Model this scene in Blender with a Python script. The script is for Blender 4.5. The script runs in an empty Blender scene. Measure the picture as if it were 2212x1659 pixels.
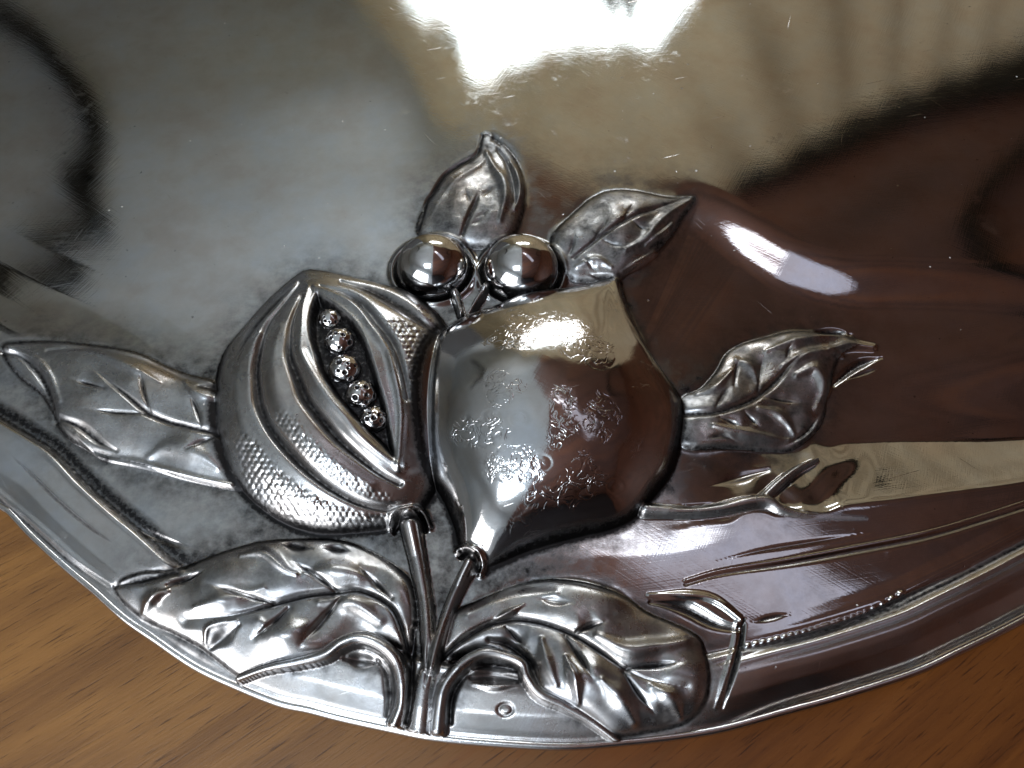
import bpy, math, random
import numpy as np
rng = np.random.default_rng(7)
scene = bpy.context.scene

# ------------------------------------------------------------------ camera
Z0 = 0.006                                   # height of the tray's floor above the table
PITCH = math.radians(60); DIST = 0.27; HFOV = math.radians(66)
CAM = np.array([0.0, -DIST*math.cos(PITCH), Z0 + DIST*math.sin(PITCH)])
FWD = np.array([0.0, math.cos(PITCH), -math.sin(PITCH)])
UPV = np.array([0.0, math.sin(PITCH), math.cos(PITCH)])
FP = 1106/math.tan(HFOV/2)
cam = bpy.data.cameras.new('camera'); camo = bpy.data.objects.new('camera', cam)
scene.collection.objects.link(camo); scene.camera = camo
camo.location = CAM.tolist(); camo.rotation_euler = (math.pi/2 - PITCH, 0, 0)
cam.sensor_width = 36; cam.lens = 18/math.tan(HFOV/2)
cam.clip_start = 0.01; cam.clip_end = 50
cam.dof.use_dof = True; cam.dof.focus_distance = 0.262; cam.dof.aperture_fstop = 28

# ------------------------------------------------------------------ world, exposure
w = bpy.data.worlds.new('World'); scene.world = w; w.use_nodes = True
w.node_tree.nodes['Background'].inputs[0].default_value = (0.9, 0.95, 1.0, 1)
w.node_tree.nodes['Background'].inputs[1].default_value = 0.10
vs = scene.view_settings
vs.view_transform = 'Standard'; vs.look = 'None'; vs.gamma = 1; vs.exposure = 0; vs.use_curve_mapping = False
scene.cycles.use_denoising = True
scene.cycles.max_bounces = 10; scene.cycles.glossy_bounces = 6; scene.cycles.diffuse_bounces = 4
scene.cycles.sample_clamp_indirect = 6
FAR_LIGHT, NEAR_LIGHT, SIDE_LIGHT = 14.0, 14.0, 7.5

# ------------------------------------------------------------------ helpers
def link(name, me, mat=None, parent=None, **props):
    o = bpy.data.objects.new(name, me); scene.collection.objects.link(o)
    if mat: me.materials.append(mat)
    if parent: o.parent = parent
    for k, v in props.items(): o[k] = v
    return o
def pydata(name, vs_, fs_, smooth=False):
    me = bpy.data.meshes.new(name)
    me.from_pydata([tuple(map(float, v)) for v in vs_], [], fs_); me.update()
    if smooth: me.polygons.foreach_set('use_smooth', [True]*len(me.polygons))
    return me
def nodemat(name):
    m = bpy.data.materials.new(name); m.use_nodes = True
    nt = m.node_tree; return m, nt, nt.nodes['Principled BSDF']
def N(nt, typ, **kw):
    n = nt.nodes.new(typ)
    for k, v in kw.items():
        if k.startswith('i_'): n.inputs[k[2:].replace('_', ' ')].default_value = v
        else: setattr(n, k, v)
    return n
def ramp(nt, stops):
    r = nt.nodes.new('ShaderNodeValToRGB'); e = r.color_ramp.elements
    while len(e) < len(stops): e.new(0.5)
    for el, (p, c) in zip(e, stops): el.position = p; el.color = (*c, 1) if len(c) == 3 else c
    return r
def math_(nt, op, a, b=None, c=None):
    n = nt.nodes.new('ShaderNodeMath'); n.operation = op
    for i, v in enumerate((a, b, c)):
        if v is None: continue
        if isinstance(v, (int, float)): n.inputs[i].default_value = v
        else: nt.links.new(v, n.inputs[i])
    return n.outputs[0]

def unproj(px, py, z):
    px = np.asarray(px, float); py = np.asarray(py, float)
    a = (px-1106)/FP; b = (829.5-py)/FP
    dx = a; dy = FWD[1] + b*UPV[1]; dz = FWD[2] + b*UPV[2]
    t = (z-CAM[2])/dz
    return CAM[0]+t*dx, CAM[1]+t*dy
def proj(x, y, z):
    rx = x-CAM[0]; ry = y-CAM[1]; rz = z-CAM[2]
    dep = ry*FWD[1]+rz*FWD[2]
    return 1106 + FP*rx/dep, 829.5 - FP*(ry*UPV[1]+rz*UPV[2])/dep
def base(pts, mm):                            # a traced point at a height -> its foot in the floor's own grid
    p = np.asarray(pts, float); x, y = unproj(p[:, 0], p[:, 1], Z0+mm/1000)
    return np.stack(proj(x, y, Z0), 1)
def spline(pts, n=8, closed=False):
    p = np.asarray(pts, float)
    q = np.concatenate([p[-1:], p, p[:2]]) if closed else np.concatenate([2*p[:1]-p[1:2], p, 2*p[-1:]-p[-2:-1]])
    out = []
    t = np.linspace(0, 1, n, endpoint=False)[:, None]
    for i in range(1, len(q)-2):
        a, b, c, d = q[i-1], q[i], q[i+1], q[i+2]
        out.append(0.5*((2*b)+(-a+c)*t+(2*a-5*b+4*c-d)*t*t+(-a+3*b-3*c+d)*t**3))
    out = np.concatenate(out)
    return out if closed else np.concatenate([out, p[-1:]])

# ------------------------------------------------------------------ the tray's grid
def axis(lo, hi, dense, step, g=1.13):
    mid = np.concatenate([np.arange(a, b, s) for a, b, s in dense])
    pre, post = [], []
    v, s = mid[0], step
    while v > lo: s *= g; v -= s; pre.append(v)
    v, s = mid[-1], step
    while v < hi: s *= g; v += s; post.append(v)
    return np.concatenate([pre[::-1], mid, post])
STEP = 2.4
gx = axis(-1100, 3300, [(-30, 2245, STEP)], STEP)
gy = axis(-860, 1760, [(-20, 268, 2*STEP), (268, 1680, STEP)], STEP)
GX, GY = np.meshgrid(gx, gy)
WX, WY = unproj(GX, GY, Z0)
ny, nx = GX.shape
H = np.zeros((ny, nx)); TAR = np.zeros((ny, nx)); SCL = np.zeros((ny, nx)); PID = np.zeros((ny, nx), int)
SX, SY = GX.copy(), GY.copy()
def refresh():
    global SX, SY
    SX, SY = proj(WX, WY, Z0+H/1000)
def blur(a, s):
    if s <= 0: return a
    r = int(3*s+1); k = np.exp(-0.5*(np.arange(-r, r+1)/s)**2); k /= k.sum()
    b = np.pad(a, ((r, r), (0, 0)), 'edge'); a = sum(k[i]*b[i:i+a.shape[0]] for i in range(2*r+1))
    b = np.pad(a, ((0, 0), (r, r)), 'edge'); return sum(k[i]*b[:, i:i+a.shape[1]] for i in range(2*r+1))
def noise(s, seed):
    a = blur(np.random.default_rng(seed).standard_normal((ny, nx)), s); return a/a.std()
def cnoise(cell, seed):                        # cheap broad noise: coarse lattice, cubic upsample, in floor-grid pixels
    r = np.random.default_rng(seed)
    n0, n1 = int(2600/cell)+6, int(4800/cell)+6
    L = r.standard_normal((n0, n1))
    u = (GX[0]+1300)/cell; v = (GY[:, 0]+700)/cell
    def wt(t):
        t = t[:, None]; return np.concatenate([(1-t)**3/6, (3*t**3-6*t**2+4)/6, (-3*t**3+3*t**2+3*t+1)/6, t**3/6], 1)
    iu = np.clip(u.astype(int), 0, n1-5); iv = np.clip(v.astype(int), 0, n0-5)
    wu = wt(u-iu); wv = wt(v-iv)
    A = sum(wv[:, k:k+1]*L[iv+k] for k in range(4))
    return sum(A[:, iu+k]*wu[:, k][None] for k in range(4))*1.9
def sstep(a, b, x):
    t = np.clip((x-a)/(b-a), 0, 1); return t*t*(3-2*t)
def window(pts, m, coarse=False):
    X, Y = (GX, GY)
    lo = pts.min(0)-m; hi = pts.max(0)+m
    j0, j1 = np.searchsorted(gx, [lo[0], hi[0]]); i0, i1 = np.searchsorted(gy, [lo[1], hi[1]])
    return slice(max(i0, 0), min(i1+1, ny)), slice(max(j0, 0), min(j1+1, nx))
def polydist(X, Y, pts, closed=False, w=None):
    """distance to polyline, parameter 0..1 along it, signed side, and (closed) inside mask"""
    p = pts; q = np.roll(p, -1, 0) if closed else p[1:]
    p = p if closed else p[:-1]
    L = np.hypot(*(q-p).T); cum = np.concatenate([[0], np.cumsum(L)])
    D = np.full(X.shape, 1e12); T = np.zeros(X.shape); S = np.zeros(X.shape)
    ins = np.zeros(X.shape, bool)
    for k in range(len(p)):
        ax, ay = p[k]; bx, by = q[k]; dx, dy = bx-ax, by-ay
        if L[k] < 1e-9: continue
        t = np.clip(((X-ax)*dx+(Y-ay)*dy)/(L[k]**2), 0, 1)
        ex = X-ax-t*dx; ey = Y-ay-t*dy
        d = ex*ex+ey*ey
        m = d < D
        D = np.where(m, d, D); T = np.where(m, (cum[k]+t*L[k])/cum[-1], T)
        S = np.where(m, np.sign(dx*ey-dy*ex), S)
        if closed:
            c = ((ay > Y) != (by > Y)); ins ^= c & (X < (dx)*(Y-ay)/(dy if dy else 1e-12)+ax)
    return np.sqrt(D), T, S, ins
def inflate(mask):
    u = np.zeros(mask.shape); f = mask.astype(float)
    r = f.copy(); p = r.copy(); rs = (r*r).sum()
    for _ in range(700):
        ap = 4*p; ap[1:] -= p[:-1]; ap[:-1] -= p[1:]; ap[:, 1:] -= p[:, :-1]; ap[:, :-1] -= p[:, 1:]
        ap *= f
        al = rs/(p*ap).sum(); u += al*p; r -= al*ap; rn = (r*r).sum()
        if rn < 1e-5*f.sum(): break
        p = r+(rn/rs)*p; rs = rn
    return np.clip(u/u.max(), 0, 1)

NAMES = {0: 'basin'}
PROP = {}
def part(name, label=None, under=None):
    i = len(NAMES); NAMES[i] = name; PROP[i] = (label, under); return i

def dome(pts, lv, hgt, power, pid=None, mode='max', floor=None, sm=1.0, tar=0.5, lip=14, bed=0):
    """swell a traced outline out of the sheet; a dark tarnish line settles round its foot"""
    b = base(spline(pts, 6, True), lv); s = window(b, 40)
    X, Y = GX[s], GY[s]
    d, _, _, ins = polydist(X, Y, b, True)
    u = inflate(ins)**power
    u = blur(u, sm)*np.where(ins, 1, np.clip(1-d/6, 0, 1))
    h0 = H[s]
    if bed: k_ = blur(ins.astype(float), 4); h0 = h0*(1-k_)+blur(h0, bed)*k_
    if mode == 'max':
        fl = floor if floor is not None else np.median(h0[ins])
        new = np.maximum(h0, np.where(u > 0, fl+hgt*u, h0))
    else:
        new = h0+hgt*u
    TAR[s] = np.where(ins, TAR[s]*(1-sstep(4, 18, d)), TAR[s])
    H[s] = new
    if tar: TAR[s] = np.maximum(TAR[s], tar*np.exp(-(d/lip)**2))
    if pid is not None: PID[s] = np.where(ins, pid, PID[s])
    return s, ins, u, d
def stroke(pts, wid, amp, tar=0.0, n=6, taper=(1, 1), tw=1.5, mask=None, prof=2, side=0):
    """chase a groove (amp<0) or raise a ridge (amp>0) along a line traced on the present surface; mm, grid pixels"""
    p = spline(pts, n); s = window(p, 130+3*wid)
    X, Y = SX[s], SY[s]
    near = (X > p[:, 0].min()-4*wid-8) & (X < p[:, 0].max()+4*wid+8) & (Y > p[:, 1].min()-4*wid-8) & (Y < p[:, 1].max()+4*wid+8)
    ii = np.nonzero(near)
    if not len(ii[0]): return
    d, t, sd, _ = polydist(X[ii], Y[ii], p)
    ww = wid*(1-taper[0]*(1-sstep(0, .45, t))*0.85)*(1-taper[1]*(1-sstep(0, .45, 1-t))*0.85)
    g = np.exp(-np.abs(d/ww)**prof)*(ww/wid)
    if side: g = g*np.where(sd*side > 0, 1, 0.25)
    if mask is not None: g = g*mask[s][ii]
    a = H[s]; a[ii] += amp*g; H[s] = a
    if tar:
        a = TAR[s]; a[ii] = np.maximum(a[ii], tar*np.exp(-(d/(ww*tw*1.25))**2)*np.clip(ww/wid*1.4, 0, 1)); TAR[s] = a
    elif amp > 0:
        a = TAR[s]; a[ii] *= 1-0.8*np.exp(-(d/ww)**2); TAR[s] = a
def tube(pts, wid, lv, hgt, pid=None, tar=0.6, n=8):
    """a round stem standing up from the sheet along a traced centre line; wid and lv run along the line"""
    q = np.asarray(pts, float); k = len(q)
    lvs = np.interp(np.linspace(0, 1, k), np.linspace(0, 1, len(lv)), lv)
    b = np.concatenate([base(q[i:i+1], lvs[i]+hgt*.8) for i in range(k)])
    p = spline(b, n); s = window(p, 60)
    X, Y = GX[s], GY[s]
    d, t, _, _ = polydist(X, Y, p)
    W_ = np.interp(t, np.linspace(0, 1, len(wid)), wid); LV = np.interp(t, np.linspace(0, 1, len(lv)), lv)
    r = np.clip(1-(d/W_)**2, 0, 1)
    h0 = H[s]
    H[s] = np.where(r > 0, np.maximum(h0, LV+hgt*np.sqrt(r)*np.clip(W_/max(wid), .3, 1)), h0)
    TAR[s] = np.where(d < W_*.75, TAR[s]*.25, TAR[s])
    if tar: TAR[s] = np.maximum(TAR[s], tar*np.exp(-((d-W_*1.08)/(4.5))**2))
    if pid is not None: PID[s] = np.where(d < W_, pid, PID[s])

# ------------------------------------------------------------------ rim and basin profile
OUT_P = [(0,1092),(20,1106),(67,1156),(140,1223),(200,1273),(267,1333),(333,1379),(417,1436),(500,1476),(600,1516),(667,1531),
       (737,1549),(837,1571),(937,1591),(1071,1604),(1221,1611),(1337,1603),(1474,1588),(1575,1570),(1708,1533),(1808,1506),
       (1975,1452),(2075,1406),(2212,1338),(2420,1220),(2700,1010),(3000,740),(3120,420),(3050,20),(2820,-480),(2160,-700),
       (1400,-740),(660,-740),(0,-700),(-560,-520),(-900,-120),(-940,250),(-720,590),(-420,845),(-180,990),(-70,1050)]
OUTL = base(spline(OUT_P, 6, True), 5.0)
dd, tt, _, inn = polydist(GX, GY, OUTL, True)
D = np.where(inn, dd, -dd)
wob = cnoise(170, 3)*5
PD = [-40, 0, 7, 13, 24, 60, 105, 136, 143, 149, 156, 163, 180, 215, 300, 330, 345, 400, 470, 540, 700, 3000]
PH = [3.6, 4.2, 5.0, 4.8, 5.4, 6.8, 7.3, 7.1, 7.5, 7.3, 5.7, 5.3, 5.5, 5.6, 5.3, 5.0, 4.7, 2.6, 0.7, 0.1, 0, 0]
PD2 = [-40, 0, 7, 13, 24, 60, 105, 136, 143, 149, 156, 163, 180, 215, 400, 800, 1000, 3000]
PH2 = [3.6, 4.2, 5.0, 4.8, 5.4, 6.8, 7.3, 7.1, 7.5, 7.3, 5.7, 5.3, 5.4, 5.3, 4.2, 0.4, 0, 0]
PDR = [-40, 0, 5, 10, 30, 60, 85, 100, 112, 118, 124, 130, 136, 150, 165, 175, 200, 330, 3000]
PHR = [-0.2, 0.6, 1.6, 1.9, 3.9, 6.2, 7.4, 7.7, 7.3, 7.3, 7.5, 7.0, 5.9, 5.6, 6.1, 5.9, 5.7, 5.6, 5.6]
Dw = D+wob*np.clip((D-160)/150, 0, 1)*2.0
near = sstep(650, 900, GY)
side = sstep(1420, 1760, GX)*near
lowl = spline(base([(1500,1135),(1600,1122),(1700,1112),(1808,1100),(1908,1086),(2075,1063),(2212,1043),(2450,990),(2800,850)], 3), 8)
dl, _, sl, _ = polydist(GX, GY, lowl)
dl = np.where(sl < 0, dl, -dl)
dl = dl+cnoise(34, 41)*10*(1-sstep(1740, 1930, GX))
hw = np.interp(GX, [1600, 1760, 1950, 2212], [150, 165, 145, 110])
HR = np.interp(D, PDR, PHR)-.4*sstep(170, 330, D)
HR = HR-(6.4)*np.clip((dl+8)/hw, 0, 1)+.35*np.exp(-(dl/7)**2)
HR = np.where(D > 175, np.maximum(HR, -1.6), HR)
H += side*HR+(1-side)*((1-near)*np.interp(Dw, PD, PH)+near*np.interp(Dw, PD2, PH2))
hb = blur(H, 1.3); H = hb
TAR = np.maximum(TAR, (1-side)*.9*np.exp(-((D-160)/8)**2)); TAR = np.maximum(TAR, (1-side)*.85*np.exp(-((D-176)/22)**2)); TAR = np.maximum(TAR, side*.85*np.exp(-((D-142)/9)**2)); TAR = np.maximum(TAR, side*.6*np.exp(-((D-112)/5)**2))
TAR = np.maximum(TAR, .5*np.exp(-((D-13)/3.)**2))
RIM = part('rim', 'plain curved band with a ledge line running round the edge')
PID[(D < 160)] = RIM
# gentle hand-beaten unevenness of the sheet
H += cnoise(150, 11)*0.018+cnoise(60, 12)*0.004+cnoise(420, 13)*0.03
refresh()
# a soft fold running away from the tip of the upper right leaf
fold = spline([(1400,385),(1470,412),(1560,452),(1640,505),(1720,552),(1830,585),(1960,590),(2090,598),(2230,610)], 8)
d, t, sd, _ = polydist(GX, GY, fold)
amp = np.interp(t, [0, .08, .14, .3, .5, .75, 1], [0, .8, 2.4, 3.4, 3.4, 2.4, 1.2])
dn = np.where(sd < 0, -d, d)
H -= amp*sstep(-40, 76, dn)*(1-sstep(80, 420, dn))
refresh()

# ------------------------------------------------------------------ fruit, leaves
pm_l = part('pomegranate', 'split fruit with curved ribs and an open seam of seeds')
POM = [(662,583),(638,596),(582,646),(540,693),(500,740),(482,775),(471,820),(466,880),(470,938),(492,1010),(515,1050),(545,1085),(590,1120),(640,1145),
       (700,1157),(770,1153),(830,1146),(875,1132),(915,1100),(945,1040),(960,900),(965,780),(953,693),(897,642),(839,618),(746,596),(700,586)]
LEAF1 = [(7,750),(50,740),(140,738),(233,746),(300,760),(350,783),(400,803),(473,828),(490,880),(490,940),(520,1020),(545,1056),(483,1053),(400,1033),(317,1006),(233,986),
       (173,963),(140,936),(118,895),(93,853),(50,820),(20,786)]
LEAF2 = [(1054,285),(1041,295),(1031,331),(991,358),(958,381),(934,418),(918,440),(904,471),(903,500),(930,520),(1000,530),(1060,530),(1111,500),(1131,430),(1124,365),(1098,318),(1074,300)]
LEAF3 = [(1501,421),(1444,423),(1378,411),(1328,408),(1278,425),(1238,458),(1211,485),(1190,520),(1205,560),(1235,600),(1278,605),(1328,604),(1352,588),(1405,548),(1450,500),(1474,462)]
LEAF4 = [(1470,862),(1515,836),(1552,793),(1575,753),(1608,730),(1658,716),(1708,703),(1775,700),(1825,706),(1865,726),(1830,745),(1812,775),(1800,823),(1792,853),(1788,886),
       (1775,913),(1742,946),(1708,966),(1658,968),(1575,965),(1470,962)]
LEAF5 = [(247,1265),(300,1240),(377,1229),(467,1196),(550,1169),(600,1163),(667,1160),(737,1164),(790,1183),(830,1205),(868,1235),(890,1270),(897,1339),(884,1400),(850,1392),(800,1376),(737,1388),(700,1413),
       (650,1426),(567,1441),(517,1459),(467,1424),(430,1396),(367,1363),(317,1340),(267,1303)]
LEAF6 = [(950,1410),(965,1345),(984,1319),(1037,1293),(1104,1263),(1170,1249),(1237,1253),(1304,1269),(1354,1289),(1404,1323),(1474,1353),(1515,1380),(1525,1420),(1530,1470),(1520,1520),(1480,1560),(1400,1580),
       (1330,1588),(1277,1556),(1220,1523),(1164,1496),(1134,1456),(1110,1418),(1047,1400),(1000,1410)]
lf = [part('leaf', t) for t in ('leaf with a folded tip at the left of the split fruit', 'upright leaf behind the left berry', 'pointed leaf beside the right berry',
      'crumpled leaf growing right from the smooth fruit', 'broad leaf left of the joined stems', 'broad drooping leaf right of the joined stems')]
for P_, lv, hg, pw, pid in ((LEAF1, 5.0, 3.6, .45, lf[0]), (LEAF2, 1.5, 3.4, .55, lf[1]), (LEAF3, 1.5, 3.6, .5, lf[2]), (LEAF4, 2.2, 3.8, .5, lf[3])):
    dome(P_, lv, hg, pw, pid, 'add', tar=.8, lip=11, bed=6)
dome(LEAF5, 7, 4.6, .42, lf[4], 'add', tar=.8, lip=11, bed=16)
dome(LEAF6, 7, 5.2, .46, lf[5], 'add', tar=.8, lip=11, bed=16)
s_p, ins_p, u_p, d_p = dome(POM, 3.5, 15.5, .54, pm_l, 'max', 2.5, tar=.97, lip=19)
FRUIT = [(1326,600),(1237,620),(1137,636),(1070,660),(1004,683),(954,713),(930,746),(914,786),(904,836),(903,886),(907,936),(914,986),(930,1036),(954,1070),
       (972,1110),(984,1145),(990,1183),(1010,1205),(1044,1236),(1060,1229),(1137,1193),(1237,1163),(1320,1143),(1370,1116),(1420,1060),(1447,1020),(1467,953),(1474,886),(1464,850),(1420,785),(1387,735),(1354,663),(1340,612)]
fr = part('fruit', 'large smooth round fruit with a pointed crown')
s_f, ins_f, u_f, d_f = dome(FRUIT, 4.0, 21, .60, fr, 'max', 2.6, tar=.97, lip=19)
refresh()

# crown crease of the smooth fruit
stroke([(1328,606),(1350,680),(1385,750),(1428,820)], 12, 1.0, taper=(.3, 1))
# --- split fruit: ribs, lips, cavity
G = [[(648,610),(610,658),(582,693),(566,728),(557,763),(552,798),(554,833),(559,868),(573,903),(594,938),(625,975),(660,1010),(710,1050),(770,1083),(830,1098),(880,1092)],
     [(652,640),(636,674),(627,705),(624,740),(624,763),(631,786),(645,821),(657,852),(676,880),(694,903),(730,945),(775,985),(820,1020),(862,1043)],
     [(690,618),(746,633),(781,656),(811,693),(834,721),(850,748),(868,800),(880,860)],
     [(734,607),(804,626),(862,656),(909,690),(940,712)],
     [(655,598),(600,650),(555,700),(520,755),(505,800)]]
for g_, w_, a_ in zip(G, (11, 12, 10, 12, 5), (-2.6, -2.8, -2.2, -2.6, -.5)): stroke(g_, w_, a_, tar=.85, taper=(.8, .5), tw=.95)
stroke([(666,621),(655,658),(652,693),(650,740),(652,763),(669,798),(690,833),(715,868),(746,903),(774,938),(815,975),(862,1010)], 12, 1.2, taper=(.5, .3))
stroke([(680,621),(722,635),(757,653),(788,679),(806,705),(827,735),(844,763),(855,810),(865,856),(869,903),(866,960),(862,1008)], 11, 1.5, taper=(.5, .3))
for mid_ in ([(560,720),(515,790),(507,860),(520,930),(560,1000),(620,1060),(700,1100),(790,1120)], [(606,700),(590,760),(592,820),(612,880),(655,940),(720,1000),(800,1050)]):
    stroke(mid_, 26, 1.1, taper=(.8, .6))
refresh()
CAV = [(683,628),(669,658),(664,693),(666,728),(676,763),(690,805),(715,845),(746,884),(776,917),(815,955),(852,990),(849,945),(837,880),(820,821),(802,763),(783,716),(757,681),(722,653),(697,637)]
cavid = part('seed_cavity', 'dark stippled hollow between the two lips', 'pomegranate')
cp = spline(CAV, 5, True)
s = window(cp, 90); d, _, _, ins = polydist(SX[s], SY[s], cp, True)
vis = (PID[s] == pm_l)
ins &= vis
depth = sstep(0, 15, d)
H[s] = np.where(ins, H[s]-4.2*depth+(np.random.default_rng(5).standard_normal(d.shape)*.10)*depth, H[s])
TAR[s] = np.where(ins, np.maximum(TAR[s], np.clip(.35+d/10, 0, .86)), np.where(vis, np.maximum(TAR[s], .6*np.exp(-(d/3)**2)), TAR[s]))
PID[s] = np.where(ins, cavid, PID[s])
refresh()
# --- punched scale pattern on the lower ribs
def scales(pts, per, amp, round_=1.0, seed=0):
    p = spline(pts, 5, True); s = window(p, 110)
    X, Y = SX[s], SY[s]
    d, _, _, ins = polydist(X, Y, p, True)
    ok = ins & (PID[s] == pm_l); m = sstep(0, 16, d)*ok
    best = np.full(X.shape, 1e9)
    r = np.random.default_rng(seed)
    lo, hi = p.min(0), p.max(0)
    rowh = per*.86
    for k, cy in enumerate(np.arange(lo[1], hi[1]+rowh, rowh)):
        for cx in np.arange(lo[0]+(k % 2)*per/2, hi[0]+per, per):
            x0, y0 = cx+r.normal(0, .07)*per, cy+r.normal(0, .07)*per
            sz = r.uniform(.85, 1.15)
            j = np.nonzero((np.abs(X-x0) < per) & (np.abs(Y-y0) < per) & ok)
            if not len(j[0]): continue
            q = ((X[j]-x0)**2+(Y[j]-y0)**2)/(sz*sz)
            best[j] = np.minimum(best[j], q)
    b = np.clip(1-best/(per*.56)**2, 0, 1)**.6
    H[s] = H[s]+amp*(b-.6)*m
    TAR[s] = np.maximum(TAR[s], .55*(b < .25)*m)
scales([(500,960),(530,930),(570,960),(620,1020),(690,1065),(770,1098),(860,1110),(870,1145),(770,1155),(690,1158),(600,1125),(540,1080)], 14, .55, seed=1)
scales([(585,880),(640,890),(680,940),(740,1000),(810,1045),(862,1070),(850,1090),(770,1072),(700,1035),(640,975),(600,930)], 13, .42, seed=2)
scales([(640,830),(665,880),(710,930),(780,1000),(850,1035),(800,1010),(740,965),(690,910),(655,870)], 9, .3, seed=3)
scales([(815,690),(860,680),(905,700),(930,720),(915,790),(905,850),(880,850),(870,780),(850,730)], 13, .55, seed=4)
scales([(880,640),(930,670),(955,700),(945,720),(905,680)], 11, .4, seed=6)

# --- leaves: ribs, veins, folds
B = .9
def vein(a, b, w_=6, amp=-1.1, tar=.85):
    stroke([a, b], w_*3.6, amp*.45, taper=(.9, .7))
    stroke([a, ((a[0]+b[0])/2+random.uniform(-3, 3), (a[1]+b[1])/2+random.uniform(-3, 3)), b], w_*.72, amp*.7, 1, taper=(1, .5), tw=1.0)
# left leaf
stroke([(187,783),(233,823),(273,853),(320,890),(383,913),(473,938)], 7, -1.2, .9, taper=(1, .1), tw=.9)
for a, b in (((303,800),(321,885)), ((407,846),(434,918)), ((157,820),(223,838)), ((187,886),(318,892)), ((473,943),(403,970))): vein(a, b, 5, -.9, 1)
stroke([(7,760),(43,766),(83,806),(110,863),(126,912)], 10, -1.6, .85, taper=(.5, .5), tw=.9)
stroke([(20,752),(70,770),(108,812),(132,868)], 9, 1.0, taper=(.5, .7))
stroke([(133,906),(173,922),(213,953),(250,973)], 10, -1.5, .85, taper=(.4, .8), tw=.9)
stroke([(165,940),(215,985),(300,1003),(400,1028),(500,1048)], 9, 1.2, taper=(.8, .6))
stroke([(210,764),(273,790),(307,806),(345,826)], 9, 1.0, taper=(.8, .8))
stroke([(100,756),(200,752),(300,775),(390,812),(470,838)], 8, -.8, .5, taper=(.6, .2))
stroke([(398,822),(412,842),(435,856),(465,862)], 8, .7, taper=(.7, .4))
stroke([(430,835),(470,842)], 6, -.9, .8, taper=(.3, .1))
stroke([(320,985),(360,965),(420,975),(470,1010)], 22, 1.0, taper=(.8, .8))
# upright leaf
stroke([(1038,406),(1020,450),(998,508)], 5, -1.1, .9, taper=(1, .2), tw=.9)
for a, b in (((1004,408),(1014,440)), ((1068,403),(1040,422)), ((1014,491),(1046,470)), ((1060,452),(1030,470))): vein(a, b, 3.4, -.6, 1)
stroke([(1041,292),(1030,332),(991,358),(960,381),(936,418),(922,440),(905,498)], 4, -.9, .95, taper=(.7, .3))
stroke([(1058,298),(1045,345),(1010,372),(975,398),(948,435),(928,470)], 5, .35, taper=(.8, .8))
stroke([(1052,330),(1068,360),(1086,390),(1092,430),(1080,480)], 10, 1.3, taper=(.6, .6))
stroke([(1075,320),(1096,350),(1108,395),(1112,440)], 6, -1.3, .7, taper=(.6, .6))
stroke([(1100,345),(1118,380),(1125,420),(1112,455)], 6, 1.2, taper=(.6, .6))
stroke([(1046,300),(1070,302),(1090,322)], 4, -.5, .7)
# pointed leaf
stroke([(1238,558),(1278,525),(1328,491),(1378,465),(1444,443),(1492,424)], 4.5, -1.2, .9, taper=(.4, 1), tw=.9)
for a, b in (((1311,475),(1284,517)), ((1351,538),(1304,521)), ((1241,505),(1229,550)), ((1370,440),(1345,482)), ((1400,505),(1365,480)), ((1290,590),(1262,560))): vein(a, b, 3.6, -.7, 1)
stroke([(1350,545),(1395,520),(1420,490),(1450,462),(1490,432)], 12, 1.5, taper=(.7, .9))
stroke([(1396,534),(1425,515),(1452,488)], 7, 1.6, taper=(.6, .3))
stroke([(1344,592),(1380,572),(1412,550)], 7, 1.6, taper=(.6, .3))
stroke([(1385,545),(1420,528),(1450,505)], 4, -1.0, .9)
stroke([(1245,578),(1290,565),(1320,580)], 10, 1.2, taper=(.7, .7))
stroke([(1265,590),(1300,600),(1340,598)], 4, -.9, .9)
# crumpled leaf
stroke([(1482,892),(1542,890),(1592,876),(1642,850),(1682,816),(1715,780),(1768,748)], 7, -1.3, .9, taper=(.1, 1), tw=.9)
for a, b in (((1652,768),(1639,845)), ((1708,744),(1702,772)), ((1578,833),(1548,878)), ((1735,868),(1655,854)), ((1602,922),(1555,902)), ((1640,920),(1610,890)), ((1600,770),(1588,830))): vein(a, b, 4.5, -.9, 1)
stroke([(1590,775),(1625,790),(1640,825)], 11, 1.3, taper=(.7, .7)); stroke([(1655,758),(1700,742),(1760,730),(1830,722)], 9, 1.2, taper=(.7, .7))
stroke([(1690,790),(1740,768),(1790,760),(1820,770)], 9, 1.2, taper=(.7, .7)); stroke([(1720,810),(1760,800),(1780,840),(1765,880)], 12, 1.4, taper=(.6, .6))
stroke([(1640,880),(1680,890),(1705,915),(1715,935)], 10, 1.3, taper=(.7, .7)); stroke([(1540,920),(1600,935),(1660,945),(1705,950)], 11, 1.2, taper=(.7, .7))
stroke([(1505,850),(1545,835),(1580,800)], 9, 1.1, taper=(.6, .6)); stroke([(1700,960),(1740,935),(1775,890)], 6, -1.2, .8)
stroke([(1735,722),(1790,718),(1850,724)], 6, -1.3, .85); stroke([(1790,755),(1840,748),(1885,752)], 8, 1.6, taper=(.6, .3))
stroke([(1800,830),(1850,790),(1905,772)], 9, -1.2, .8, taper=(.5, .9)); stroke([(1520,950),(1560,942),(1595,955)], 5, -.7, .8)
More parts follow.
